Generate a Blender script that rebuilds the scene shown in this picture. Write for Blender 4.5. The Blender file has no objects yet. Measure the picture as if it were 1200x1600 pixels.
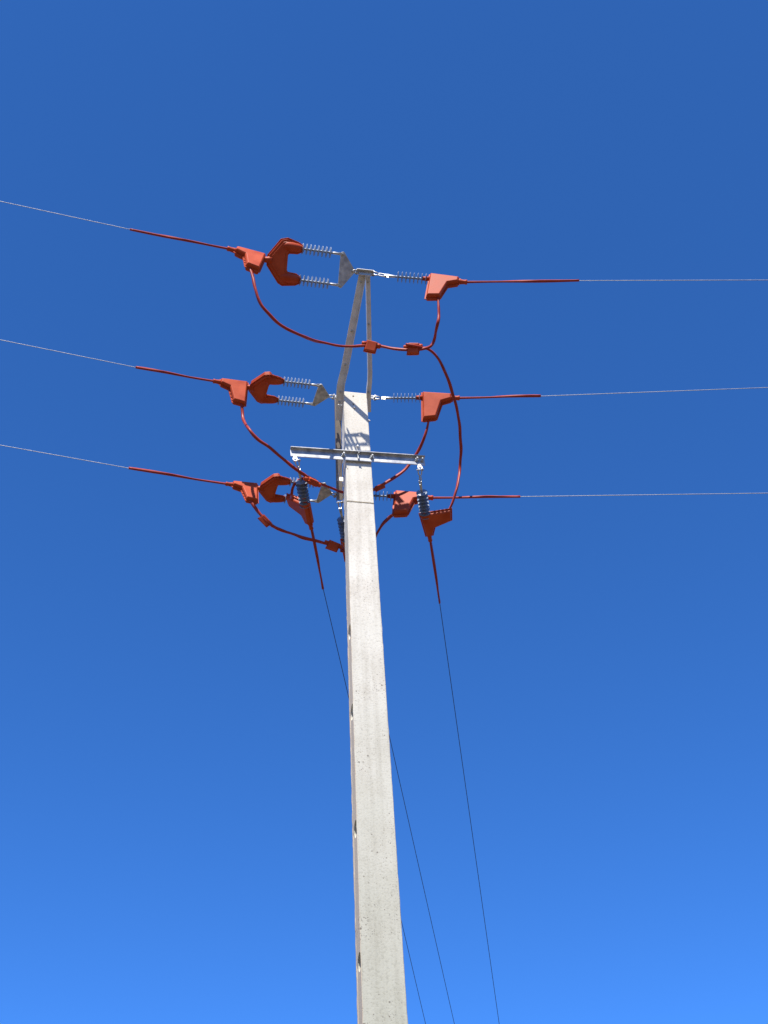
import bpy, bmesh, math, random
from mathutils import Vector, Matrix, noise
V = Vector
R = math.radians
random.seed(7)
scene = bpy.context.scene
COL = scene.collection

# ------------------------------------------------------------------ camera
YAW, PITCH, ROLL = R(12.221), R(43.0), R(-3.521)
CAM = V((-1.971, -10.240, 1.6))
F_PX = 2300.0
fw = V((math.sin(YAW)*math.cos(PITCH), math.cos(YAW)*math.cos(PITCH), math.sin(PITCH)))
rt0 = V((math.cos(YAW), -math.sin(YAW), 0)); up0 = rt0.cross(fw)
RT = math.cos(ROLL)*rt0 + math.sin(ROLL)*up0
UP = -math.sin(ROLL)*rt0 + math.cos(ROLL)*up0
cd = bpy.data.cameras.new('camera'); cam = bpy.data.objects.new('camera', cd); COL.objects.link(cam)
cd.sensor_fit = 'VERTICAL'; cd.sensor_height = 24.0; cd.lens = F_PX/1600*24.0
cd.clip_start = 0.05; cd.clip_end = 6000
cam.matrix_world = Matrix(((RT.x, UP.x, -fw.x, CAM.x), (RT.y, UP.y, -fw.y, CAM.y), (RT.z, UP.z, -fw.z, CAM.z), (0, 0, 0, 1)))
scene.camera = cam
scene.render.resolution_x = 768; scene.render.resolution_y = 1024

# ------------------------------------------------------------------ sky + sun
SUN = V((-0.39, -1.0, 1.7)).normalized()
SEL = math.asin(SUN.z); SAZ = math.atan2(SUN.x, SUN.y)
w = bpy.data.worlds.new('World'); scene.world = w; w.use_nodes = True
nt = w.node_tree; nt.nodes.clear()
sky = nt.nodes.new('ShaderNodeTexSky'); sky.sky_type = 'NISHITA'; sky.sun_disc = False
sky.sun_elevation = SEL; sky.sun_rotation = SAZ % (2*math.pi)
sky.altitude = 2000; sky.air_density = 0.65; sky.dust_density = 0.0; sky.ozone_density = 4.0
hs = nt.nodes.new('ShaderNodeHueSaturation'); hs.inputs['Saturation'].default_value = 1.10
hs.inputs['Hue'].default_value = 0.492
gm = nt.nodes.new('ShaderNodeGamma'); gm.inputs[1].default_value = 1.52
cap = nt.nodes.new('ShaderNodeMix'); cap.data_type = 'RGBA'; cap.blend_type = 'DARKEN'; cap.inputs[0].default_value = 1.0; cap.inputs[7].default_value = (.6, 1.4, 3.9, 1)   # keeps the hazy band at the horizon from outshining the blue
bg = nt.nodes.new('ShaderNodeBackground'); bg.inputs['Strength'].default_value = 0.161
wo = nt.nodes.new('ShaderNodeOutputWorld')
nt.links.new(sky.outputs[0], hs.inputs['Color']); nt.links.new(hs.outputs[0], gm.inputs[0]); nt.links.new(gm.outputs[0], cap.inputs[6]); nt.links.new(cap.outputs[2], bg.inputs[0]); nt.links.new(bg.outputs[0], wo.inputs[0])
sd = bpy.data.lights.new('sun', 'SUN'); sd.energy = 5.0; sd.angle = R(0.5); sd.color = (1.0, 0.955, 0.89)
so = bpy.data.objects.new('sun', sd); COL.objects.link(so); so.location = (0, 0, 40)
so.rotation_euler = (-SUN).to_track_quat('-Z', 'Y').to_euler()
scene.view_settings.view_transform = 'Standard'; scene.view_settings.look = 'None'
scene.view_settings.exposure = 0.68; scene.view_settings.gamma = 1.0

# ------------------------------------------------------------------ survey helpers (photo pixel -> point on a plane)
def ray(px, py): return fw + RT*((px-600)/F_PX) - UP*((py-800)/F_PX)
def on_plane(px, py, p0, n):
    d = ray(px, py); return CAM + d*((V(p0)-CAM).dot(n)/d.dot(n))
def at_y(px, py, y): return on_plane(px, py, (0, y, 0), V((0, 1, 0)))
def at_z(px, py, z): return on_plane(px, py, (0, 0, z), V((0, 0, 1)))
def at_x(px, py, x): return on_plane(px, py, (x, 0, 0), V((1, 0, 0)))

# ------------------------------------------------------------------ object helpers
def tag(o, label=None, cat=None, group=None, kind=None):
    if label: o['label'] = label
    if cat: o['category'] = cat
    if group: o['group'] = group
    if kind: o['kind'] = kind
    return o
def empty(name, M, label, cat, group=None):
    o = bpy.data.objects.new(name, None); COL.objects.link(o); o.empty_display_size = 0.1
    o.matrix_world = M; return tag(o, label, cat, group)
def finish(name, bm, mat, parent=None, label=None):
    bmesh.ops.recalc_face_normals(bm, faces=bm.faces)
    me = bpy.data.meshes.new(name); bm.to_mesh(me); bm.free(); me.materials.append(mat)
    o = bpy.data.objects.new(name, me); COL.objects.link(o)
    if parent is not None: o.parent = parent
    if label: o['label'] = label
    return o
def kids(o): return [c for c in bpy.data.objects if c.parent == o]
def copy_tree(o, M=None, parent=None):
    c = o.copy(); COL.objects.link(c)
    if parent is not None: c.parent = parent
    for ch in kids(o):
        if ch is not c: copy_tree(ch, None, c)
    if M is not None: c.matrix_world = M
    return c
def frame(org, x, yhint):
    """matrix with local X along x, local Y as near yhint as possible"""
    x = V(x).normalized(); z = x.cross(V(yhint)).normalized(); y = z.cross(x)
    return Matrix(((x.x, y.x, z.x, org[0]), (x.y, y.y, z.y, org[1]), (x.z, y.z, z.z, org[2]), (0, 0, 0, 1)))

# ------------------------------------------------------------------ shape helpers
def newbm(): return bmesh.new()
def prism(bm, poly, z0, z1, bevel=0.0, seg=2, M=None):
    vs0 = [bm.verts.new((p[0], p[1], z0)) for p in poly]; vs1 = [bm.verts.new((p[0], p[1], z1)) for p in poly]
    n = len(poly); fs = [bm.faces.new(vs0[::-1]), bm.faces.new(vs1)]
    for i in range(n): fs.append(bm.faces.new((vs0[i], vs0[(i+1) % n], vs1[(i+1) % n], vs1[i])))
    vv = vs0+vs1
    if bevel:
        es = list({e for f in fs for e in f.edges})
        r = bmesh.ops.bevel(bm, geom=es, offset=bevel, segments=seg, affect='EDGES', profile=0.5, clamp_overlap=True)
        vv = list({v for f in r['faces'] for v in f.verts} | {v for v in vv if v.is_valid})
    if M is not None: bmesh.ops.transform(bm, matrix=M, verts=vv)
    return vv
def box(bm, c, s, bevel=0.0, M=None):
    x, y, z = c; a, b, h = s[0]/2, s[1]/2, s[2]/2
    return prism(bm, [(x-a, y-b), (x+a, y-b), (x+a, y+b), (x-a, y+b)], z-h, z+h, bevel, 1, M)
def catmull(pts, step):
    pts = [V(p) for p in pts]
    if len(pts) < 3:
        n = max(1, int((pts[1]-pts[0]).length/step)); return [pts[0].lerp(pts[1], i/n) for i in range(n+1)]
    P = [pts[0]*2-pts[1]] + pts + [pts[-1]*2-pts[-2]]; out = []
    for i in range(1, len(P)-2):
        a, b, c, d = P[i-1:i+3]; n = max(1, int((c-b).length/step))
        for k in range(n):
            t = k/n
            out.append(0.5*((2*b)+(c-a)*t+(2*a-5*b+4*c-d)*t*t+(3*b-a-3*c+d)*t*t*t))
    out.append(pts[-1]); return out
def tube(bm, path, r, seg=10, caps=True, lip=0.0, twist=0.0, rfun=None, lipw=1):
    """swept tube; lip = height of the lengthwise seam of a slit sleeve, twist in rad per m"""
    n = len(path); T = []
    for i in range(n): T.append((path[min(i+1, n-1)]-path[max(i-1, 0)]).normalized())
    a = T[0].orthogonal().normalized(); rings = []; s = 0
    for i in range(n):
        if i: a = (a - T[i]*a.dot(T[i])).normalized(); s += (path[i]-path[i-1]).length
        b = T[i].cross(a); rr = r*(rfun(i/(n-1), s) if rfun else 1.0); ring = []
        for k in range(seg):
            ang = 2*math.pi*k/seg + twist*s + (0.5*math.sin(s*4.3+r*900) if lip else 0)
            q = rr + (lip if (lip and k < lipw) else 0)
            ring.append(bm.verts.new(path[i] + (a*math.cos(ang)+b*math.sin(ang))*q))
        rings.append(ring)
    for i in range(n-1):
        for k in range(seg):
            f = bm.faces.new((rings[i][k], rings[i][(k+1) % seg], rings[i+1][(k+1) % seg], rings[i+1][k])); f.smooth = True
    if caps: bm.faces.new(rings[0][::-1]); bm.faces.new(rings[-1])
def lathe(bm, prof, seg=20, M=None, smooth=True):
    """profile [(x, r)] spun round local X"""
    rings = []; vv = []
    for x, r in prof:
        ring = [bm.verts.new((x, r*math.cos(2*math.pi*k/seg), r*math.sin(2*math.pi*k/seg))) for k in range(seg)]
        rings.append(ring); vv += ring
    for i in range(len(prof)-1):
        for k in range(seg):
            f = bm.faces.new((rings[i][k], rings[i][(k+1) % seg], rings[i+1][(k+1) % seg], rings[i+1][k])); f.smooth = smooth
    bm.faces.new(rings[0][::-1]); bm.faces.new(rings[-1])
    if M is not None: bmesh.ops.transform(bm, matrix=M, verts=vv)
    return vv
def sweep(bm, path, prof, side):
    """flat-shaded sweep of a 2-D section; section x along 'side', section y along (tangent x side)"""
    n = len(path); rings = []
    for i in range(n):
        t = (path[min(i+1, n-1)]-path[max(i-1, 0)]).normalized()
        s = (side - t*side.dot(t)).normalized(); q = t.cross(s)
        rings.append([bm.verts.new(path[i]+s*x+q*y) for x, y in prof])
    m = len(prof)
    for i in range(n-1):
        for k in range(m): bm.faces.new((rings[i][k], rings[i][(k+1) % m], rings[i+1][(k+1) % m], rings[i+1][k]))
    bm.faces.new(rings[0][::-1]); bm.faces.new(rings[-1])
def hexnut(bm, c, axis, r, h, shank=0.0):
    M = frame(c, axis, (0.3, 0.1, 0.9) if abs(V(axis).normalized().z) < .9 else (1, 0, 0))
    lathe(bm, [(0, r*1.35), (h*.2, r*1.35)], 14, M, False)
    lathe(bm, [(h*.2, r), (h*.9, r), (h, r*.8)], 6, M, False)
    if shank: lathe(bm, [(h, r*.5), (h+shank, r*.5)], 10, M, True)

# ------------------------------------------------------------------ materials
def mat(name, base, rough=.5, metal=0.0, spec=0.5):
    m = bpy.data.materials.new(name); m.use_nodes = True; b = m.node_tree.nodes['Principled BSDF']
    b.inputs['Base Color'].default_value = (*base, 1); b.inputs['Roughness'].default_value = rough
    b.inputs['Metallic'].default_value = metal; b.inputs['Specular IOR Level'].default_value = spec
    return m, m.node_tree, b
def N(t, typ, **k):
    n = t.nodes.new(typ)
    for a, v in k.items():
        if a in n.inputs: n.inputs[a].default_value = v
        else: setattr(n, a, v)
    return n
def ramp(t, fac, stops):
    r = t.nodes.new('ShaderNodeValToRGB'); t.links.new(fac, r.inputs[0]); e = r.color_ramp.elements
    while len(e) < len(stops): e.new(.5)
    for i, (p, c) in enumerate(stops): e[i].position = p; e[i].color = (*c, 1)
    return r.outputs[0]
def mixc(t, fac, a, b, mode='MIX'):
    m = t.nodes.new('ShaderNodeMix'); m.data_type = 'RGBA'; m.blend_type = mode
    for s, v in ((0, fac), (6, a), (7, b)):
        if hasattr(v, 'is_linked') or hasattr(v, 'links'): t.links.new(v, m.inputs[s])
        elif s == 0: m.inputs[0].default_value = v
        else: m.inputs[s].default_value = (*v, 1)
    return m.outputs[2]
def mottled(name, c1, c2, scale, rough, metal=0.0, spec=.5, bump=.15, bscale=60, rvar=.1, coord='Object'):
    m, t, b = mat(name, c1, rough, metal, spec); tc = N(t, 'ShaderNodeTexCoord'); L = t.links
    n = N(t, 'ShaderNodeTexNoise', Scale=scale, Detail=5.0); L.new(tc.outputs[coord], n.inputs['Vector'])
    L.new(ramp(t, n.outputs[0], [(.35, c1), (.65, c2)]), b.inputs['Base Color'])
    mr = N(t, 'ShaderNodeMapRange'); mr.inputs['To Min'].default_value = rough-rvar; mr.inputs['To Max'].default_value = rough+rvar
    L.new(n.outputs[0], mr.inputs[0]); L.new(mr.outputs[0], b.inputs['Roughness'])
    n2 = N(t, 'ShaderNodeTexNoise', Scale=bscale, Detail=3.0); L.new(tc.outputs[coord], n2.inputs['Vector'])
    bp = N(t, 'ShaderNodeBump', Strength=bump, Distance=.004); L.new(n2.outputs[0], bp.inputs['Height']); L.new(bp.outputs[0], b.inputs['Normal'])
    return m
RED = mottled('red_silicone', (.39, .052, .015), (.50, .080, .026), 7, .48, 0, .12, .05, 40)
REDC = mottled('red_cable_sheath', (.28, .030, .016), (.36, .042, .022), 14, .42, 0, .16, .2, 30)
GALV = mottled('galvanised_steel', (.30, .31, .33), (.56, .56, .55), 13, .58, .45, .5, .12, 80)
GALV_DULL = mottled('dull_galvanised_steel', (.62, .59, .54), (.76, .73, .67), 14, .55, .45, .5, .1, 60)
BRIGHT = mottled('bright_zinc_fitting', (.42, .42, .40), (.56, .56, .52), 40, .46, .6, .5, .1, 90)
SHED = mottled('grey_silicone_shed', (.23, .28, .36), (.29, .34, .42), 20, .42, 0, .5, .05, 50)
GALV_BROWN = mottled('brown_steel', (.20, .165, .13), (.25, .205, .16), 9, .6, .1, .4, .1, 60)  # dull brown tone, used on the drop bar alone
WIRE_SHADED = mottled('shaded_strand', (.03, .035, .05), (.05, .055, .07), 60, .6, .2, .3, .3, 300)  # same kind of strand, unlit underside put into a darker colour
SHED_SHADED = mottled('shaded_grey_silicone_shed', (.13, .165, .23), (.18, .22, .29), 20, .35, 0, .5, .05, 50)  # darker copy of the shed grey, shade of stacked sheds put into colour
ALU = mottled('weathered_aluminium_strand', (.30, .31, .33), (.42, .42, .43), 60, .5, .5, .5, .3, 300)

def concrete():
    m, t, b = mat('cast_concrete', (.45, .43, .40), .85, 0, .25); L = t.links; tc = N(t, 'ShaderNodeTexCoord'); ob = tc.outputs['Object']
    n1 = N(t, 'ShaderNodeTexNoise', Scale=3.0, Detail=6.0, Roughness=.6); L.new(ob, n1.inputs['Vector'])
    base = ramp(t, n1.outputs[0], [(.3, (.60, .55, .455)), (.55, (.70, .655, .555)), (.75, (.74, .70, .60))])
    # greenish grey weathering that grows towards the foot of the pole
    sx = N(t, 'ShaderNodeSeparateXYZ'); L.new(ob, sx.inputs[0])
    n2 = N(t, 'ShaderNodeTexNoise', Scale=1.3, Detail=5.0); L.new(ob, n2.inputs['Vector'])
    ad = N(t, 'ShaderNodeMath', operation='MULTIPLY_ADD'); L.new(n2.outputs[0], ad.inputs[0]); ad.inputs[1].default_value = 3.0; L.new(sx.outputs[2], ad.inputs[2])
    mr = N(t, 'ShaderNodeMapRange'); mr.inputs['From Min'].default_value = 6.8; mr.inputs['From Max'].default_value = 12.2
    mr.inputs['To Min'].default_value = .80; mr.inputs['To Max'].default_value = 0.0; L.new(ad.outputs[0], mr.inputs[0])
    c = mixc(t, mr.outputs[0], base, (.30, .31, .225))
    # fine speckle
    n3 = N(t, 'ShaderNodeTexNoise', Scale=55.0, Detail=3.0); L.new(ob, n3.inputs['Vector'])
    sp = ramp(t, n3.outputs[0], [(.34, (.72, .71, .69)), (.47, (1, 1, 1))]); c = mixc(t, .50, c, sp, 'MULTIPLY')
    # vertical streaks
    mp = N(t, 'ShaderNodeMapping'); mp.inputs['Scale'].default_value = (22, 22, .9); L.new(ob, mp.inputs[0])
    n4 = N(t, 'ShaderNodeTexNoise', Scale=1.0, Detail=4.0); L.new(mp.outputs[0], n4.inputs['Vector'])
    c = mixc(t, .55, c, ramp(t, n4.outputs[0], [(.33, (.80, .79, .77)), (.55, (1, 1, 1))]), 'MULTIPLY')
    # tan stain on the side panels, with warm sunlight put into its colour
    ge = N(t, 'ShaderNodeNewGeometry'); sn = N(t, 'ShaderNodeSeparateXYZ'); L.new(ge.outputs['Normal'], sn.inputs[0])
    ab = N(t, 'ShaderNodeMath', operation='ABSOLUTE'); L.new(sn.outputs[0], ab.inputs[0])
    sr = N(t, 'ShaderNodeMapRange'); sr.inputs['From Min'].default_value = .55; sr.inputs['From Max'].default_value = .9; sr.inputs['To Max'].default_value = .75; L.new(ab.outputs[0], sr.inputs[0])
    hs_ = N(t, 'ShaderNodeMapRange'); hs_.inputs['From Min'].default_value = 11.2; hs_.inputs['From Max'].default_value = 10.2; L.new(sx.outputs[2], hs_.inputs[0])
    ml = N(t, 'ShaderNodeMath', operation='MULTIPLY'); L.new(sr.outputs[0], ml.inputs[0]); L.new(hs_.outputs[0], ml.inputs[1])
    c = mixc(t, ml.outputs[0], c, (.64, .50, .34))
    # air holes cast into the face, two sizes, denser in patches and towards the foot
    n5 = N(t, 'ShaderNodeTexNoise', Scale=2.6, Detail=4.0); L.new(ob, n5.inputs['Vector'])
    g = N(t, 'ShaderNodeMapRange'); g.inputs['From Min'].default_value = .30; g.inputs['From Max'].default_value = .72; L.new(n5.outputs[0], g.inputs[0])
    hz = N(t, 'ShaderNodeMapRange'); hz.inputs['From Min'].default_value = 9.0; hz.inputs['From Max'].default_value = 12.3
    hz.inputs['To Min'].default_value = 1.0; hz.inputs['To Max'].default_value = .30; L.new(sx.outputs[2], hz.inputs[0])
    total = None
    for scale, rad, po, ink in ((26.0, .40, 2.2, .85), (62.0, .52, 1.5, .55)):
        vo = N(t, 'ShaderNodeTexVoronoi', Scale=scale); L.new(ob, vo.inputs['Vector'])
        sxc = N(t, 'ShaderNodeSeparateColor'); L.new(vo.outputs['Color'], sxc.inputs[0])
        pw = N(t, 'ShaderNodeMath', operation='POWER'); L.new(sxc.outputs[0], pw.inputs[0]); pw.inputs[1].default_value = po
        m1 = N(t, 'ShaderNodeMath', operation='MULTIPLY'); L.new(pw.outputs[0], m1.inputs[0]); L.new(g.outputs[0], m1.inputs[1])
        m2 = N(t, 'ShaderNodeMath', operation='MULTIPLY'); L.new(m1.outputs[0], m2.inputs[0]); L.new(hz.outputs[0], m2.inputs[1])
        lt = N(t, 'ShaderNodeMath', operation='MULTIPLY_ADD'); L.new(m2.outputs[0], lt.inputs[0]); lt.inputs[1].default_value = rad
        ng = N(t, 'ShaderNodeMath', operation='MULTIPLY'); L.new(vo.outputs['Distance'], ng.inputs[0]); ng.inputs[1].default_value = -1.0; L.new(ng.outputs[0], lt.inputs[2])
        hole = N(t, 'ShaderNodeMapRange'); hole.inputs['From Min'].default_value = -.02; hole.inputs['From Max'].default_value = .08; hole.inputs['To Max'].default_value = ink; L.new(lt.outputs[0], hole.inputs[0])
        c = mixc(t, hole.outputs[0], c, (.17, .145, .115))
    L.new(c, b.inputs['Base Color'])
    inv = N(t, 'ShaderNodeMath', operation='SUBTRACT'); L.new(n3.outputs[0], inv.inputs[0]); L.new(hole.outputs[0], inv.inputs[1])
    bp = N(t, 'ShaderNodeBump', Strength=.35, Distance=.004); L.new(inv.outputs[0], bp.inputs['Height']); L.new(bp.outputs[0], b.inputs['Normal'])
    return m
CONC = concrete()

# ------------------------------------------------------------------ ground
def soil():
    m, t, b = mat('dry_soil', (.30, .24, .17), .95, 0, .2); L = t.links; tc = N(t, 'ShaderNodeTexCoord'); ob = tc.outputs['Object']
    a = N(t, 'ShaderNodeTexNoise', Scale=.08, Detail=8.0, Roughness=.65); c = N(t, 'ShaderNodeTexNoise', Scale=3.0, Detail=8.0, Roughness=.7)
    L.new(ob, a.inputs['Vector']); L.new(ob, c.inputs['Vector'])
    col = mixc(t, .5, ramp(t, a.outputs[0], [(.3, (.07, .07, .035)), (.5, (.115, .095, .06)), (.7, (.15, .12, .085))]), ramp(t, c.outputs[0], [(.3, (.075, .062, .04)), (.7, (.145, .12, .085))]))
    L.new(col, b.inputs['Base Color'])
    bp = N(t, 'ShaderNodeBump', Strength=.6, Distance=.05); L.new(c.outputs[0], bp.inputs['Height']); L.new(bp.outputs[0], b.inputs['Normal'])
    return m
bm = newbm(); gr = []
rr = [0, 3, 8, 20, 60, 200, 700, 2500]; segs = 48
for i, r_ in enumerate(rr):
    if i == 0: gr.append([bm.verts.new((0, 0, 0))]); continue
    ring = []
    for k in range(segs):
        x, y = r_*math.cos(2*math.pi*k/segs), r_*math.sin(2*math.pi*k/segs)
        z = 0.0 if r_ <= 3 else .12*noise.noise(V((x*.15, y*.15, 0)))*min(1, (r_-3)/6)
        ring.append(bm.verts.new((x, y, z)))
    gr.append(ring)
for k in range(segs): bm.faces.new((gr[0][0], gr[1][k], gr[1][(k+1) % segs]))
for i in range(1, len(rr)-1):
    for k in range(segs): bm.faces.new((gr[i][k], gr[i][(k+1) % segs], gr[i+1][(k+1) % segs], gr[i+1][k]))
for f in bm.faces: f.smooth = True
g_o = finish('ground', bm, soil()); tag(g_o, kind='structure')

# ------------------------------------------------------------------ concrete pole
H = 12.970
def half_w(z): return .1217 + (H-z)*.0066
def half_d(z): return .090 + (H-z)*.0040
pole = empty('utility_pole', Matrix.Identity(4), 'tall tapered pale concrete pole with pitted face carrying the red covered wires', 'utility pole')
hole_z = [at_x(x, y, -.145).z for x, y in ((550, 968), (552, 1105), (559, 1288), (564, 1505))]
pitch_z = hole_z[2]-hole_z[3]
hz = hole_z + [hole_z[3]-pitch_z*(i+1) for i in range(4)]
g_top = hole_z[0]+.65
def groove(z):
    if z > g_top: return 0.0
    d = .002*min(1, (g_top-z)/.5)
    # recess deepens just below each opening and shallows towards the next one
    for i, h in enumerate(hz):
        nx = hz[i+1] if i+1 < len(hz) else h-1.1
        if nx < z <= h: return d + .004*(1-(h-z)/(h-nx))
    return d
bm = newbm(); rings = []
zs = []; z = 0.0
while z < H-.012: zs.append(z); z += .045
SEAM = at_y(563, 785, -.095).z
zs = sorted([z for z in zs if abs(z-SEAM) > .02]+[SEAM-.010, SEAM-.008, SEAM+.008, SEAM+.010, H-.012])
for z in zs+[H]:
    a, d = half_w(z), half_d(z)
    if z == H: a -= .008; d -= .008
    g = groove(z); ch = .005
    if abs(z-SEAM) < .009: a -= .010; d -= .010
    f0 = -d + .011; f1 = f0+.006; b1 = d-.042; b0 = d-.030
    j = lambda s: noise.noise(V((s*7.7, z*9.0, s)))*.0032 + noise.noise(V((s*3.3, z*28.0, s)))*.0022
    L_ = [(-a+j(1), d-ch), (-a+ch+j(2), d)]
    pts = [(-a+ch+j(3), -d), (-a+j(4), -d+ch), (-a+j(5)*.3, f0+j(9)), (-a+g, f1+j(9)), (-a+g, b1), (-a+j(6), b0), (-a+j(1), d-ch), (-a+ch, d),
           (a-ch, d), (a+j(7), d-ch), (a+j(7), b0), (a-g, b1), (a-g, f1), (a+j(8), f0), (a+j(10), -d+ch), (a-ch+j(11), -d)]
    rings.append([bm.verts.new((x, y, z)) for x, y in pts])
m_ = len(rings[0])
for i in range(len(rings)-1):
    for k in range(m_): bm.faces.new((rings[i][k], rings[i][(k+1) % m_], rings[i+1][(k+1) % m_], rings[i+1][k]))
bm.faces.new(rings[0][::-1]); bm.faces.new(rings[-1])
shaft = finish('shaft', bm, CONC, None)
# round openings cast into the recessed sides
bm = newbm()
for h in hz:
    yc = -half_d(h)+.085
    for sx_ in (-1, 1):
        lathe(bm, [(0, .076), (.12, .060)], 20, frame((sx_*(half_w(h)+.02), yc, h), (-sx_, 0, 0), (0, 0, 1)), False)
        # flared lead-in
# bolt holes through the front face near the top
for px, py, r_ in ((552, 619, .011), (552, 631.5, .011), (538, 626.5, .008), (543, 733, .007)):
    p = at_y(px, py, -half_d(12.9)); lathe(bm, [(0, r_), (.12, r_)], 12, frame((p.x, p.y-.02, p.z), (0, 1, 0), (0, 0, 1)), False)
bmesh.ops.recalc_face_normals(bm, faces=bm.faces)
cme = bpy.data.meshes.new('cutter'); bm.to_mesh(cme); bm.free(); cut = bpy.data.objects.new('cutter', cme); COL.objects.link(cut)
md = shaft.modifiers.new('b', 'BOOLEAN'); md.operation = 'DIFFERENCE'; md.object = cut; md.solver = 'EXACT'
dg = bpy.context.evaluated_depsgraph_get(); me2 = bpy.data.meshes.new_from_object(shaft.evaluated_get(dg))
shaft.modifiers.clear()
if len(me2.vertices) > 2000: shaft.data = me2
bpy.data.objects.remove(cut); shaft.parent = pole
def step_bolt(px, py, ln=.03, r_=.009):
    p = at_y(px, py, -half_d(12.8)); b_ = newbm(); lathe(b_, [(0, r_), (ln, r_*.9)], 12, frame((p.x, p.y+.003, p.z), (0, -1, -.1), (0, 0, 1)))
    finish('step_bolt', b_, GALV_DULL, pole)
step_bolt(553.5, 637.5, .022); step_bolt(558.5, 698.5, .03, .011)
# side bolt plates on the faces where the bracket legs end
for px, py, X in ((574.5, 658, .13),):
    p = at_x(px, py, .124); b_ = newbm(); hexnut(b_, (.1225, -.055, p.z), (1, 0, 0), .014, .016, .012); finish('side_bolt', b_, BRIGHT, pole)

# ------------------------------------------------------------------ top bracket
APX = at_y(570, 427, -.985)
MIDL = at_y(524, 620, 0.0); MIDR = at_y(583, 621, 0.0); LOW = at_y(532, 774, .45)
brk = empty('pole_top_bracket', Matrix.Translation((0, 0, 0)), 'galvanised steel triangular bracket leaning out from the top of the concrete pole', 'bracket')
def angle_prof(wd, fl, t, mirror=1):   # L section: wide flange centred on path, short flange running back
    p = [(-wd/2, 0), (wd/2, 0), (wd/2, fl), (wd/2-t, fl), (wd/2-t, t), (-wd/2, t)]
    return p if mirror == 1 else [(-x, y) for x, y in p][::-1]
X1 = V((1, 0, 0))
pl = [at_y(530.2, 657, .12), at_y(531.2, 612, -.10), at_y(533.5, 596, -.175), at_y(537.5, 580, -.25), at_y(566, 430, -.955)]
plp = catmull(pl[:4], .05) + [pl[4]]
bm = newbm(); sweep(bm, plp, [(x, -y) for x, y in angle_prof(.076, .055, .007)][::-1], X1); brL = finish('brace', bm, GALV_DULL, brk)
pr = [at_y(575.8, 644, .06), at_y(575.8, 614, -.10), at_y(577.3, 598, -.175), at_y(577.8, 582, -.25), at_y(574.5, 430, -.935)]
prp = catmull(pr[:4], .05) + [pr[4]]
bm = newbm(); sweep(bm, prp, [(x, -y) for x, y in angle_prof(.052, .046, .007, -1)][::-1], X1); brR = finish('brace', bm, GALV_DULL, brk)
# drop bar that carries the lowest wires
db = [at_y(527.6, 618, .10), at_y(529.3, 700, .27), at_y(531, 781, .45)]
bm = newbm(); wb, fb, tb = .062, .034, .006
sweep(bm, catmull(db, .1), [(-wb/2, 0), (wb/2, 0), (wb/2, -fb), (wb/2-tb, -fb), (wb/2-tb, -tb), (-wb/2+tb, -tb), (-wb/2+tb, -fb), (-wb/2, -fb)][::-1], X1)
finish('drop_bar', bm, GALV_BROWN, brk, 'brownish straight channel bar running down behind the left side of the pole')
# spacer strap holding the drop bar off the pole
for z_ in (12.93, LOW.z+.12):
    bm = newbm(); yb = .10 if z_ > 12.5 else .405
    yb2 = half_d(z_)+.006
    if z_ > 12.5: box(bm, (-.150, .05, z_), (.008, .18, .06), .001)
    else:
        box(bm, (-.045, yb+.012, z_), (.13, .008, .05), .001); box(bm, (-.0, (yb+yb2)/2+.006, z_), (.05, yb-yb2, .05), .001)
    finish('spacer_strap', bm, GALV_DULL, brk)
# head plate at the apex
bm = newbm(); box(bm, (APX.x, APX.y, APX.z+.018), (.17, .075, .010), .002); box(bm, (APX.x, APX.y, APX.z-.012), (.13, .012, .05), .002)
finish('head_plate', bm, BRIGHT, brk)
def pin_bolt(p, axis, r_=.011, h=.014, sh=.01):
    b_ = newbm(); hexnut(b_, p, axis, r_, h, sh); finish('bolt', b_, BRIGHT, brk)
dirL = (pl[4]-pl[3]).normalized(); nrm = V((0, -.7, -.7))
for t in (.07, .93): pin_bolt(pl[3].lerp(pl[4], t)+nrm*.008, nrm, .010, .010, .006)
for t in (.5, .93): pin_bolt(pr[3].lerp(pr[4], t)+nrm*.008, nrm, .010, .010, .006)
pin_bolt(pl[3].lerp(pl[4], .42)+nrm*.008, nrm, .010, .010, .006)
for px, py, yy in ((532, 612, -.115), (530.5, 628, -.038)): pin_bolt(at_y(px, py, yy), (0, -1, 0), .009, .010, .004)
pin_bolt(at_y(576, 613, -.115), (0, -1, 0), .009, .010, .004)
pin_bolt(at_y(534, 634, -.086), (-1, -.2, 0), .010, .014, .03)
# eyes that take the shackles
for P, s in ((APX+V((-.07, 0, .018)), -1), (APX+V((.07, 0, .018)), 1), (MIDL+V((.02, 0, 0)), -1), (MIDR-V((.01, 0, 0)), 1), (LOW+V((-.03, 0, 0)), -1), (LOW+V((.04, 0.01, 0)), 1)):
    bm = newbm(); M = frame(P, (0, 1, 0), (0, 0, 1))
    lathe(bm, [(-.009, .026), (.009, .026)], 16, M, True)
    q = P+V((-s*.03, 0, 0)); box(bm, q, (.05, .016, .03), .002); finish('eye', bm, GALV, brk)
for A_, B_ in ((MIDL, V((-.110, 0, MIDL.z))), (MIDR, V((.110, 0, MIDR.z)))):
    bm = newbm(); tube(bm, [A_, B_], .012, 8); finish('through_rod', bm, GALV, brk)

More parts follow.
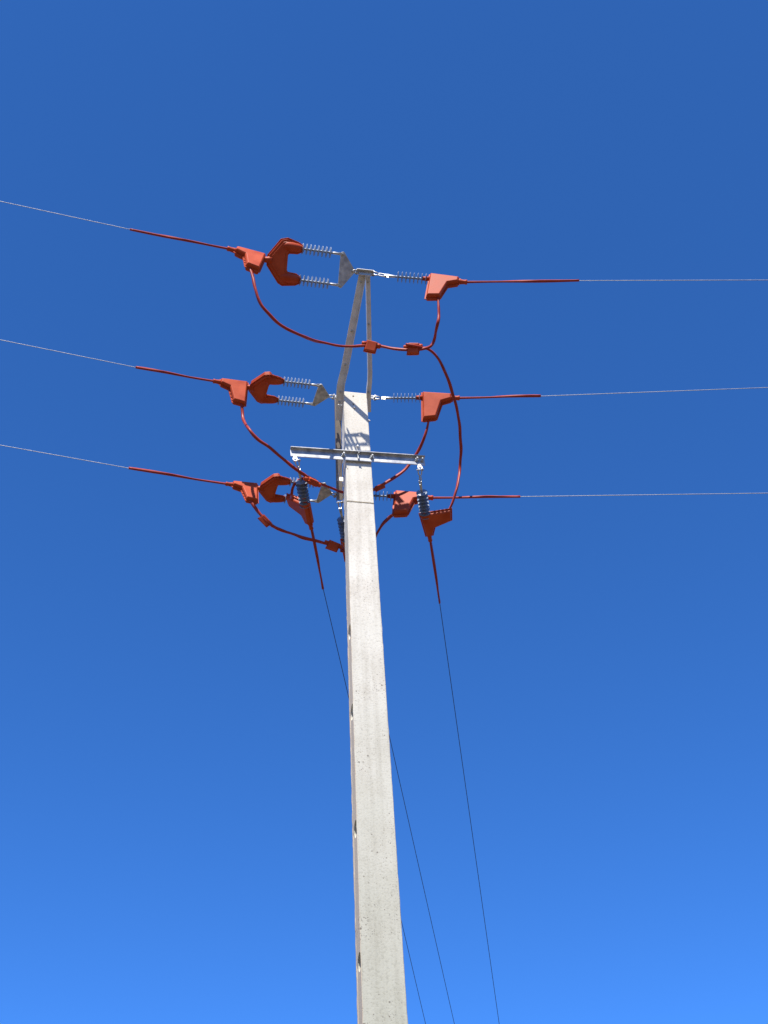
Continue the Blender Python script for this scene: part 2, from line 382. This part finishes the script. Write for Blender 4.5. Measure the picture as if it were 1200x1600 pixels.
# ------------------------------------------------------------------ crossarm (angle section, wide leg against the pole, short leg on top)
cL = at_y(454, 713.5, -.118); cR = at_y(664.5, 727.5, -.118)
carm = empty('crossarm', Matrix.Translation((0, -.118, (cL.z+cR.z)/2)), 'short galvanised steel crossarm bolted across the front of the concrete pole', 'crossarm')
org = carm.location.copy()
ax = (cR-cL); aLen = ax.length
Mx = frame(cL-org, ax, (0, -1, 0))      # local x along arm, y to the front, z: down/up
zs_ = 1 if Mx.col[2].z > 0 else -1
def carm_box(x0, x1, y0, y1, z0, z1, bev=.0015):
    b_ = newbm(); box(b_, ((x0+x1)/2, (y0+y1)/2, zs_*(z0+z1)/2), (x1-x0, y1-y0, abs(z1-z0)), bev, Mx); return b_
HW, FT = .106, .041
bm = newbm(); prof = [(0, 0), (0, HW), (FT, HW), (FT, HW-.007), (.012, HW-.007), (.007, HW-.012), (.007, .006), (.005, 0)]
ringsA = []
for x in (0, aLen):
    ringsA.append([bm.verts.new(Mx @ V((x, y, zs_*z))) for y, z in prof])
for k in range(len(prof)): bm.faces.new((ringsA[0][k], ringsA[0][(k+1) % len(prof)], ringsA[1][(k+1) % len(prof)], ringsA[1][k]))
bm.faces.new(ringsA[0]); bm.faces.new(ringsA[1][::-1])
finish('angle_bar', bm, GALV, carm)
def arm_pt(px, py, yoff): return on_plane(px, py, (0, -.118-yoff, 0), V((0, 1, 0)))-org
for px, py, big in ((536.5, 711.5, 1), (581, 715, 1), (559.5, 712, 0), (651, 719, 1), (659.5, 720, 1)):
    bm = newbm(); P = arm_pt(px, py, .010)
    hexnut(bm, P, (0, -1, 0), .017 if big else .011, .020, .022 if big else .03)
    if not big: box(bm, P+V((0, -.012, -.03)), (.016, .010, .05), .002)
    finish('bolt', bm, BRIGHT, carm)
for px in (461, 655.5):                  # eye plates under the ends
    P = arm_pt(px, 715 if px < 500 else 728, .02)
    bm = newbm(); P = V((P.x, -.028, P.z)); box(bm, P+V((0, .012, .005)), (.034, .006, .045), .001); tube(bm, catmull([P+V((-.016, 0, -.01)), P+V((-.02, -.012, -.05)), P+V((0, -.016, -.075)), P+V((.02, -.012, -.05)), P+V((.016, 0, -.01))], .01), .007, 8)
    finish('eye_plate', bm, GALV_DULL, carm)
bm = newbm()                              # clamp bars round the pole
for px, py in ((536.5, 711.5), (581, 715)):
    P = arm_pt(px, py, 0); lathe(bm, [(0, .008), (.36, .008)], 10, frame(P, (0, 1, 0), (0, 0, 1)))
P = arm_pt(559, 713, 0); box(bm, P+V((0, .345, 0)), (.29, .012, .06), .002); finish('clamp', bm, GALV_DULL, carm)

# ------------------------------------------------------------------ prototypes (local X runs away from the pole)
I4 = Matrix.Identity(4)
def proto_insulator(M, label, group, sm=None):
    r = empty('insulator', M, label, 'insulator', group)
    bm = newbm(); lathe(bm, [(.03, .011), (.045, .014), (.085, .014), (.09, .012), (.105, .012)], 14)
    box(bm, (.012, 0, .011), (.05, .026, .006), .001); box(bm, (.012, 0, -.011), (.05, .026, .006), .001)
    lathe(bm, [(-.017, .006), (.017, .006)], 8, frame((0, 0, 0), (0, 0, 1), (1, 0, 0))); finish('clevis', bm, BRIGHT, r)
    bm = newbm(); pr_ = [(.100, .011), (.105, .013)]; x = .125
    for i in range(8):
        rb = .057
        pr_ += [(x-.008, .0115), (x-.003, .016), (x+.001, rb-.006), (x+.0020, rb), (x+.0048, rb), (x+.0055, rb-.008), (x+.008, .017), (x+.013, .0115)]; x += .0415
    pr_ += [(x-.015, .0135), (x-.01, .011)]
    lathe(bm, pr_, 28); finish('shed_stack', bm, sm or SHED, r)
    bm = newbm(); lathe(bm, [(x-.012, .011), (x-.008, .014), (x+.05, .014), (x+.055, .010), (x+.085, .010)], 14); finish('end_fitting', bm, BRIGHT, r)
    return r
INS_LEN = .125+8*.0415
def proto_shaded_insulator(M, label, group): return proto_insulator(M, label, group, SHED_SHADED)
def proto_shackle(M, label, group):
    r = empty('shackle', M, label, 'shackle', group)
    bm = newbm(); tube(bm, catmull([V((0, .017, 0)), V((.03, .017, 0)), V((.052, .010, 0)), V((.058, 0, 0)), V((.052, -.010, 0)), V((.03, -.017, 0)), V((0, -.017, 0))], .006), .0065, 8)
    for s in (-1, 1): lathe(bm, [(-.006, .012), (.006, .012)], 12, frame((0, s*.017, 0), (0, 1, 0), (1, 0, 0)))
    finish('bow', bm, BRIGHT, r)
    bm = newbm(); lathe(bm, [(-.034, .0065), (.030, .0065)], 10, frame((0, 0, 0), (0, 1, 0), (1, 0, 0))); hexnut(bm, (0, .026, 0), (0, 1, 0), .011, .010); finish('pin', bm, GALV, r)
    return r
def proto_link(M, label, group, ln=.11):
    r = empty('chain_link', M, label, 'chain link', group)
    bm = newbm(); P = []
    for k in range(21):
        a_ = 2*math.pi*k/20; P.append(V((ln/2+(ln/2-.012)*math.copysign(abs(math.cos(a_))**.8, math.cos(a_)), 0, .020*math.copysign(abs(math.sin(a_))**.7, math.sin(a_)))))
    tube(bm, P, .0070, 8, caps=False); finish('ring', bm, BRIGHT, r)
    return r
def poly_offset(poly, d):
    n = len(poly); A = sum(poly[i][0]*poly[(i+1) % n][1]-poly[(i+1) % n][0]*poly[i][1] for i in range(n)); s = 1 if A > 0 else -1; out = []
    for i in range(n):
        p0, p1, p2 = V(poly[i-1]), V(poly[i]), V(poly[(i+1) % n])
        e1 = (p1-p0).normalized(); e2 = (p2-p1).normalized(); n1 = V((e1.y, -e1.x))*s; n2 = V((e2.y, -e2.x))*s
        b_ = (n1+n2); b_ = b_/max(.35, b_.dot(n1)) if b_.length > 1e-6 else n1
        out.append((p1.x+b_.x*d, p1.y+b_.y*d))
    return out
CLAMP = [(0, -.015), (.305, .010), (.305, .085), (.20, .125), (.145, .335), (.005, .355)]
def clips(bm, poly, sel, zr):
    n = len(poly)
    for i in sel:
        a_, b_ = V(poly[i]), V(poly[(i+1) % n]); ln = (b_-a_).length; k = max(2, int(ln/.05))
        for j in range(k):
            p = a_.lerp(b_, (j+.5)/k); box(bm, (p.x, p.y, 0), (.014, .014, zr*2), .002)
def proto_clamp(M, label, group):
    """slit two-shell cover: X out along the wire, Y towards the jumper port, Z thickness"""
    r = empty('clamp_cover', M, label, 'clamp cover', group)
    T = .050
    bm = newbm()
    # tapered shells either side of the seam
    for s in (-1, 1):
        base, top = CLAMP, poly_offset(CLAMP, -.016)
        n = len(base); vb = [bm.verts.new((p[0], p[1], 0)) for p in base]; vm = [bm.verts.new((p[0], p[1], s*(T-.014))) for p in poly_offset(CLAMP, -.003)]; vt = [bm.verts.new((p[0], p[1], s*T)) for p in top]
        for i in range(n):
            k = (i+1) % n; bm.faces.new((vb[i], vb[k], vm[k], vm[i])); bm.faces.new((vm[i], vm[k], vt[k], vt[i]))
        bm.faces.new(vt)
    bmesh.ops.remove_doubles(bm, verts=bm.verts, dist=1e-5)
    e = [e for e in bm.edges if e.calc_length() > .001 and not e.is_boundary]
    bmesh.ops.bevel(bm, geom=e, offset=.004, segments=2, affect='EDGES', profile=.5, clamp_overlap=True)
    finish('shell', bm, RED, r)
    bm = newbm(); prism(bm, poly_offset(CLAMP, .015), -.005, .005, .0015, 1); clips(bm, poly_offset(CLAMP, .005), (1, 2, 3), .011); finish('seam_flange', bm, RED, r)
    bm = newbm(); lathe(bm, [(.29, .030), (.315, .028), (.36, .023), (.375, .026), (.39, .026), (.392, .018)], 16, Matrix.Translation((0, .045, 0))); finish('wire_nozzle', bm, RED, r)
    bm = newbm(); lathe(bm, [(-.075, .016), (-.068, .021), (-.03, .024), (.02, .028)], 16, Matrix.Translation((0, .04, 0))); finish('string_nozzle', bm, RED, r)
    return r
YOKE = [(-.020, .185), (.030, .213), (.140, .243), (.205, .224), (.325, .050), (.325, -.050), (.200, -.212), (.160, -.232), (.030, -.213), (-.020, -.185), (-.020, -.140), (.030, -.112), (.122, -.108), (.140, -.080), (.140, .080), (.122, .108), (.030, .112), (-.020, .140)]
def proto_yoke_cover(M, label, group):
    r = empty('yoke_cover', M, label, 'yoke cover', group); T = .050
    bm = newbm(); body = [(.118, .218), (.145, .240), (.203, .222), (.325, .050), (.325, -.050), (.198, -.210), (.160, -.230), (.118, -.218), (.118, -.112), (.139, -.075), (.139, .075), (.118, .112)]
    prism(bm, body, -.026, .062, .008, 2); prism(bm, poly_offset(body, -.026), -.034, -.020, .004, 1); finish('shell', bm, RED, r)
    for s in (-1, 1):
        bm = newbm(); lathe(bm, [(-.030, .014), (-.024, .024), (-.005, .036), (.03, .046), (.09, .053), (.15, .054), (.19, .036), (.20, .015)], 20, Matrix.Translation((0, s*.162, 0)))
        finish('insulator_hood', bm, RED, r)
    bm = newbm(); prism(bm, poly_offset(YOKE, .014), -.004, .006, .0015, 1); clips(bm, poly_offset(YOKE, .006), (0, 1, 2), .012); finish('seam_flange', bm, RED, r)
    bm = newbm(); lathe(bm, [(.29, .045), (.32, .040), (.345, .030), (.375, .027), (.385, .027)], 18); finish('neck', bm, RED, r)
    return r
def proto_yoke_plate(M, label, group):
    r = empty('yoke_plate', M, label, 'yoke plate', group)
    P = []
    for cx_, cy_, a0, a1 in ((0, 0, 110, 250), (.115, -.162, 250, 360+0), (.115, .162, 0, 110)):
        for k in range(6):
            a_ = R(a0+(a1-a0)*k/5); P.append((cx_+.028*math.cos(a_), cy_+.028*math.sin(a_)))
    bm = newbm(); prism(bm, P, -.006, .006, .001, 1); finish('plate', bm, GALV, r)
    for c in ((0, 0), (.12, -.162), (.12, .162)):
        bm = newbm(); hexnut(bm, (c[0], c[1], -.006), (0, 0, -1), .012, .012, .008); hexnut(bm, (c[0], c[1], .006), (0, 0, 1), .012, .010); finish('bolt', bm, BRIGHT, r)
    return r
def proto_box(M, label, group):
    """small clip-on cover on a jumper: X along the cable, length .15"""
    r = empty('connector_cover', M, label, 'connector cover', group)
    bp_ = [(-.060, -.058), (.050, -.062), (.062, .050), (-.045, .060)]
    bm = newbm(); prism(bm, bp_, -.034, .034, .009, 2); finish('shell', bm, RED, r)
    bm = newbm(); prism(bm, poly_offset(bp_, .009), -.004, .004, .001, 1); finish('seam_flange', bm, RED, r)
    for pr_ in ([(-.098, .020), (-.094, .025), (-.05, .028)], [(.05, .028), (.094, .025), (.098, .020)]):
        bm = newbm(); lathe(bm, pr_, 14, Matrix.Translation((0, .022, 0))); finish('nozzle', bm, RED, r)
    return r
_protos = {}
def place(fn, M, label, group):
    if fn not in _protos:
        _protos[fn] = fn(I4, label, group); o = _protos[fn]; o.matrix_world = M; return o
    src = _protos[fn]; o = copy_tree(src, M); o['label'] = label; o['group'] = group; return o

# ------------------------------------------------------------------ the strung wires
G_INS = 'insulators of the overhead line'; G_CL = 'red clamp covers'; G_SH = 'shackles at the bracket'; G_YP = 'triangular yoke plates'
G_YC = 'red yoke covers on the left strings'; G_W = 'bare overhead wires'; G_J = 'red jumper cables'; G_CB = 'small red covers clipped on the jumpers'
class Line:
    def __init__(s, root, az):
        s.root = V(root); s.d = V((math.cos(R(az)), math.sin(R(az)), 0)); s.n = V((-s.d.y, s.d.x, 0))
    def at(s, px, py): return on_plane(px, py, s.root, s.n)
def wire(name_lbl, P, ext, r=.0034, wm=None):
    """bare conductor through P[0] (clamp) .. P[-1] (last seen), continued with its sag; P[1] = end of the red sleeve"""
    last = P[-1]; d = (P[-1]-P[1]); dh = V((d.x, d.y, 0)); L0 = dh.length; dh.normalize(); sl = d.z/L0
    pts = [P[1].lerp(P[-1], i/6) for i in range(7)]
    for i in range(1, 25):
        h = ext*i/24; pts.append(last + dh*h + V((0, 0, sl*h + abs(sl)*h*h/(ext*1.1))))
    r_ = empty('overhead_wire', Matrix.Translation(P[0]), name_lbl, 'wire', G_W)
    o = P[0]
    bm = newbm(); tube(bm, [P[0]-o]+[p-o for p in pts], r, 8); finish('conductor', bm, wm or ALU, r_)
    sp = catmull([P[0]-o, (P[0]-o).lerp(P[1]-o, .33)+V((0, 0, .006*random.uniform(-1, 1))), (P[0]-o).lerp(P[1]-o, .66)+V((0, 0, .007*random.uniform(-1, 1))), P[1]-o], .03)
    bm = newbm(); tube(bm, sp, .0112, 12, lip=.006, twist=2.4+random.uniform(-.8, .8), rfun=lambda t, s_: 1.0+.12*math.sin(s_*7+ext), lipw=2); finish('sleeve', bm, REDC, r_)
    return r_
def rot_about(v, axis, deg): return Matrix.Rotation(R(deg), 3, axis) @ v

CLAMP_PORT = {}
def port(key, M, sc, u):
    CLAMP_PORT[key] = M @ V((u, .31, 0)); CLAMP_PORT[key+'_b'] = M @ V((u, .39, 0)); CLAMP_PORT[key+'_x'] = M @ V((.37, .045, 0))
def clamp_at(key, A, B, down_deg, label, sc, u, lift=.045):
    """A = where the string ends, B = far end of the cover; down_deg twists the body round the wire"""
    x = (B-A).normalized(); y = rot_about(V((0, 0, -1)), x, down_deg); M = frame(A, x, y)
    M = M @ Matrix.Scale(sc, 4); M = Matrix.Translation(-(M.to_3x3() @ V((0, lift, 0)))) @ M
    place(proto_clamp, M, label, G_CL); port(key, M, sc, u)
    return M
def left_string(key, root, az, px, twist, down, names, ext, wlast, sc=1.0, u=.085):
    """px: dict of pixel marks"""
    ln = Line(root, az)
    a = ln.at(*px['plate']); end = ln.at(*px['neck']); x = (end-a).normalized()
    up = rot_about((V((0, 0, 1)) - x*x.z).normalized(), x, twist)    # long axis of the yoke
    # shackle + link from eye to plate
    place(proto_shackle, frame(root, (a-root), (0, 1, 0)), names['sh'], G_SH)
    M = frame(a, x, up) @ Matrix.Scale(sc, 4); place(proto_yoke_plate, M, names['yp'], G_YP)
    dist = (end-a).length
    u_cov = dist/sc - .365
    for s, nm in ((1, 'iu'), (-1, 'il')):
        place(proto_insulator, M @ Matrix.Translation((.125, s*.162, 0)), names[nm], G_INS)
    place(proto_yoke_cover, M @ Matrix.Translation((u_cov, 0, 0)), names['yc'], G_YC)
    B = ln.at(*px['clampend']); clamp_at(key, end, B, down, names['cl'], sc, u)
    P0 = CLAMP_PORT[key+'_x']; P1 = ln.at(*px['sleeve']); P2 = ln.at(*wlast)
    wire(names['w'], [P0, P1, P2], ext)

    return M
TW = dict(TL=-41.5, ML=-95, LL=-92); DN = dict(TL=12, ML=0, LL=12)
AZL = 184.5
left_string('TL', APX+V((-.085, 0, .018)), AZL, dict(plate=(551, 424), neck=(413, 405.5), clampend=(368, 392), sleeve=(203, 358.5)), TW['TL'], DN['TL'],
    dict(sh='shackle joining the topmost triangular plate to the bracket tip', yp='topmost triangular steel yoke plate, left of the bracket tip',
         iu='upper insulator of the pair left of the bracket tip', il='lower insulator of the pair left of the bracket tip',
         yc='topmost red two-lobed cover, over the ends of the topmost insulator pair', cl='top left red clamp cover with the long jumper curving down from it',
         w='top left overhead wire with a long red sleeve'), 40, (0, 314.5), 1.0, .11)
left_string('ML', MIDL+V((-.02, 0, 0)), AZL, dict(plate=(511.5, 619), neck=(386, 605), clampend=(345, 597.5), sleeve=(212, 574)), TW['ML'], DN['ML'],
    dict(sh='shackle joining the middle triangular plate to the left of the pole top', yp='middle triangular steel yoke plate, left of the pole top',
         iu='upper insulator of the pair left of the pole top', il='lower insulator of the pair left of the pole top',
         yc='red two-lobed cover over the insulator pair level with the pole top', cl='middle left red clamp cover, level with the pole top',
         w='middle left overhead wire with a red sleeve'), 40, (0, 531), .9, .05)
left_string('LL', LOW+V((-.055, 0, 0)), AZL, dict(plate=(516, 771), neck=(402, 763), clampend=(360, 757), sleeve=(201, 731.5)), TW['LL'], DN['LL'],
    dict(sh='shackle joining the lowest triangular plate to the brown drop bar', yp='lowest triangular steel yoke plate, beside the brown drop bar',
         iu='upper insulator of the lowest left pair, passing behind the hanging dark insulator', il='lower insulator of the lowest left pair, passing behind the hanging red cover',
         yc='lowest red two-lobed cover, left of the hanging dark insulator', cl='lowest left red clamp cover with a short jumper below it',
         w='lowest left overhead wire with a red sleeve'), 40, (0, 695.5), .82, .10)

def right_string(key, root, az, px, down, names, ext, wlast, link=False, sc=1.0, u=.085):
    ln = Line(root, az); E_ = ln.at(*px['clamp']); a = ln.at(*px['ins']); x = (E_-a).normalized()
    place(proto_shackle, frame(root, (a-root), (0, 1, 0)), names['sh'], G_SH)
    if link:
        p0 = root+(a-root).normalized()*.045
        lk = proto_link(frame(p0, (a-root), (0, 1, 0)), names['lk'], 'oval links', (a-p0).length+.006)
    place(proto_insulator, frame(a, x, (0, 0, 1)) @ Matrix.Scale(sc, 4), names['i'], G_INS)
    B = ln.at(*px['clampend']); clamp_at(key, E_, B, down, names['cl'], 1.0, u)
    P0 = CLAMP_PORT[key+'_x']; P1 = ln.at(*px['sleeve']); P2 = ln.at(*wlast)
    wire(names['w'], [P0, P1, P2], ext)

right_string('TR', APX+V((.09, 0, .018)), -11, dict(ins=(603, 431), clamp=(671, 436.5), clampend=(716, 440), sleeve=(905, 438.5)), 0,
    dict(sh='shackle on the right of the bracket tip', lk='oval link between the bracket tip and the top right insulator', i='single insulator right of the bracket tip', cl='top right red clamp cover with a thick jumper dropping from it',
         w='top right overhead wire with a long red sleeve'), 40, (1200, 437.5), True, 1.0, .12)
right_string('MR', MIDR+V((.02, 0, 0)), -11, dict(ins=(598, 622), clamp=(660, 622), clampend=(703, 622), sleeve=(845, 619)), 6,
    dict(sh='shackle at the right edge of the pole top', lk='oval link between the pole top and the middle right insulator', i='single insulator right of the pole top', cl='middle right red clamp cover, level with the pole top',
         w='middle right overhead wire with a red sleeve'), 40, (1200, 605.5), False, .92, .075)
right_string('LR', LOW+V((.05, 0.01, 0)), -11, dict(ins=(552, 773), clamp=(617, 776), clampend=(662, 777.5), sleeve=(813, 776)), -10,
    dict(sh='shackle on the brown drop bar, behind the pole', lk='', i='single insulator coming out from behind the right edge of the pole', cl='lowest right red clamp cover, left of the hanging dark insulator',
         w='lowest right overhead wire with a red sleeve'), 40, (1200, 770.5), False, .92, .055)

# ------------------------------------------------------------------ branch line leaving away from the camera
def branch(key, pts, yhint, names, far):
    """pts: root, insulator start, insulator end, cover end, sleeve end as points"""
    root, a, b_, c, s = pts
    d0 = (a-root); x = (b_-a).normalized()
    place(proto_shackle, frame(root, d0, (1, 0, 0)), names['sh'], G_SH)
    p0 = root+d0.normalized()*.045
    proto_link(frame(p0, d0, (1, .3, 0)), names['lk'], 'oval links', max(.05, (a-p0).length+.004))
    place(proto_shaded_insulator, frame(a-x*.045, x, (0, 0, 1)), names['i'], G_INS)
    x2 = (c-b_).normalized(); M = frame(b_, x2, yhint) @ Matrix.Scale(.85, 4); M = Matrix.Translation(-(M.to_3x3() @ V((0, .045, 0)))) @ M
    place(proto_clamp, M, names['cl'], G_CL); port(key, M, .85, .06)
    wire(names['w'], [CLAMP_PORT[key+'_x'], s, far], 25, .0036, WIRE_SHADED)

zl = cL.z-.055
rootL = at_z(464, 720, zl); rootR = at_z(656, 734, zl-.01); root3 = at_y(531, 785, .42)
branch('BL', [rootL, at_z(468.5, 741, zl-.10), at_z(476, 785, zl-.17), at_z(487, 828, zl-.24), at_z(505, 920, zl-.38)], (-.5, .35, .6),
    dict(sh='shackle under the left end of the crossarm', lk='oval link under the left end of the crossarm', i='shade-darkened insulator hung from the left end of the crossarm', cl='dark red clamp cover hanging left of the pole below the dark insulator',
         w='thin shade-darkened wire running down and away from the left hanging cover'), at_z(665, 1600, zl-1.35))
branch('BR', [rootR, at_z(657.5, 759, zl-.12), at_z(664, 802, zl-.19), at_z(671, 838, zl-.27), at_z(687, 942, zl-.42)], (1, .1, -.1),
    dict(sh='shackle under the right end of the crossarm', lk='oval link under the right end of the crossarm', i='shade-darkened insulator hung from the right end of the crossarm', cl='dark red clamp cover hanging right of the pole below the dark insulator',
         w='thin shade-darkened wire running down and away at the right, farthest from the pole'), at_z(780, 1600, zl-1.5))
branch('B3', [root3, at_z(533, 801, root3.z-.08), at_z(541, 842, root3.z-.15), at_z(545, 883, root3.z-.24), at_z(562, 945, root3.z-.36)], (1, .3, 0),
    dict(sh='shackle under the foot of the brown drop bar', lk='oval link under the foot of the brown drop bar', i='shade-darkened insulator half hidden by the left edge of the pole', cl='red clamp cover mostly hidden behind the pole shaft',
         w='thin shade-darkened wire running down behind the pole, between the other two'), at_z(710, 1600, root3.z-1.3))

# ------------------------------------------------------------------ jumpers
def jumper(marks, label, r=.0130, twist=1.5, start=None, end=None, lip=.005):
    """marks: (px, py, Y)"""
    P = [at_y(x, y, Y) for x, y, Y in marks]
    if start is not None: P = [start]+P
    if end is not None: P = P+[end]
    o = P[0].copy(); path = catmull([p-o for p in P], .02); n_ = len(path)
    path = [p + noise.noise_vector((p+o)*5.5)*.010*min(1, i/8, (n_-1-i)/8) for i, p in enumerate(path)]
    bm = newbm(); tube(bm, path, r, 12, lip=lip, twist=twist, rfun=lambda t, s_: 1+.07*math.sin(s_*11+r*500)+.05*math.sin(s_*29), lipw=2)
    ob = finish('jumper_cable', bm, REDC); ob.location = o; tag(ob, label, 'jumper cable', G_J); return ob
def cover_box(a, b_, yhint, label, sx=1, sy=1, sz=1):
    a = at_y(*a); b_ = at_y(*b_); M = frame((a+b_)/2, (b_-a), yhint) @ Matrix.Translation((0, -.022*sy, 0)) @ Matrix.Diagonal((sx, sy, sz, 1))
    return place(proto_box, M, label, G_CB)
Y1 = CLAMP_PORT['TL'].y; Y2 = CLAMP_PORT['TR'].y
jumper([(399, 448, Y1+.005), (404, 467, Y1+.03), (416, 486, Y1+.08), (438, 507, Y1+.15), (470, 524, Y1+.24), (500, 534.5, -.69), (530, 540, -.66), (568, 541, -.65), (592, 541.5, -.66), (615, 545, -.69),
        (640, 547, -.73), (661, 545.5, -.77), (673, 541, -.82), (679, 529, -.86), (683, 508, Y2+.05), (685.5, 488, Y2+.01)],
       'long red jumper looping below the bracket tip between the top two clamp covers', start=CLAMP_PORT['TL'], end=CLAMP_PORT['TR'])
cover_box((568, 537, -.65), (592, 541, -.66), (0, -.35, .9), 'red connector cover where the long jumper crosses the right leg of the bracket')
cover_box((634, 543, -.72), (657, 541.5, -.76), (0, -.35, .9), 'red connector cover at the right foot of the long jumper, with an open end')
Y1 = -.93
yb = CLAMP_PORT['BR'].y
jumper([(634, 538, Y1+.16), (652, 541.5, Y1+.15), (671, 547, Y1+.18), (684, 560, Y1+.25), (696, 583, Y1+.36), (707, 615, Y1+.52), (715, 650, Y1+.70), (719.5, 690, Y1+.90), (718.5, 730, Y1+1.08), (713, 768, yb-.08)],
       'dark red cable falling in a wide curve right of the pole', end=CLAMP_PORT['BR'])
jumper([(381, 655, CLAMP_PORT['ML'].y+.01), (390, 670, -.22), (405, 687, -.20), (420, 698, -.18), (440, 714, -.15), (462, 733, -.10), (477, 743, -.05), (485, 749, -.02), (500, 755, .02), (520, 763, .08), (537, 769, .17),
        (560, 772, .22), (584, 765, .24), (600, 757, .23), (617, 746, .21), (636, 730, .18), (653, 706, .10), (664, 682, .0)],
       'red jumper passing behind the crossarm between the middle two clamp covers', start=CLAMP_PORT['ML'], end=CLAMP_PORT['MR'])
cover_box((478, 748, -.03), (498, 757.5, .015), (.1, -.5, -.75), 'dark red connector cover right of the left hanging insulator', .95, 1.15, .9)
M_ = None
cover_box((583.5, 764.5, .24), (602, 755.5, .225), (0, -.5, .8), 'slim red connector cover touching the right edge of the pole', .95, .42, .55)
jumper([(485, 746, .0), (474, 747, .03), (464, 753, .07), (458, 763, .12), (456.5, 773, .17)], 'short red jumper curling round the left hanging insulator to its cover', r=.0125, end=CLAMP_PORT['BL'])
yL = CLAMP_PORT['LL'].y
jumper([(401, 796, yL), (408, 805.5, yL+.01), (416, 815, yL+.02), (426, 822.5, yL+.03), (440, 829, yL+.04), (465, 837, yL+.05), (490, 843.5, yL+.06), (508, 849, yL+.07), (521, 852.5, yL+.08), (532, 856.5, yL+.09), (541, 860, yL+.09),
        (562, 860, .48), (580, 845, .43), (590, 831, .39), (601, 817, .35), (612, 806, .33)],
       'lowest red jumper passing behind the pole between the lowest two clamp covers', start=CLAMP_PORT['LL'], end=CLAMP_PORT['LR'], lip=.007, twist=9)
cover_box((407, 804, yL+.01), (424, 820.5, yL+.03), (.5, -.5, .5), 'slim red connector cover below the lowest left clamp cover', 1.05, .55, .6)
cover_box((511, 847.5, yL+.07), (531, 854, yL+.08), (0, -.5, .8), 'red connector cover on the lowest jumper, left edge of the pole', .95, .72, .9)
jumper([(528, 852, yL+.08), (533, 857, yL+.09), (537, 862, yL+.11)], 'short red jumper joining the lowest jumper to the cover behind the pole', r=.0125, end=CLAMP_PORT['B3'])
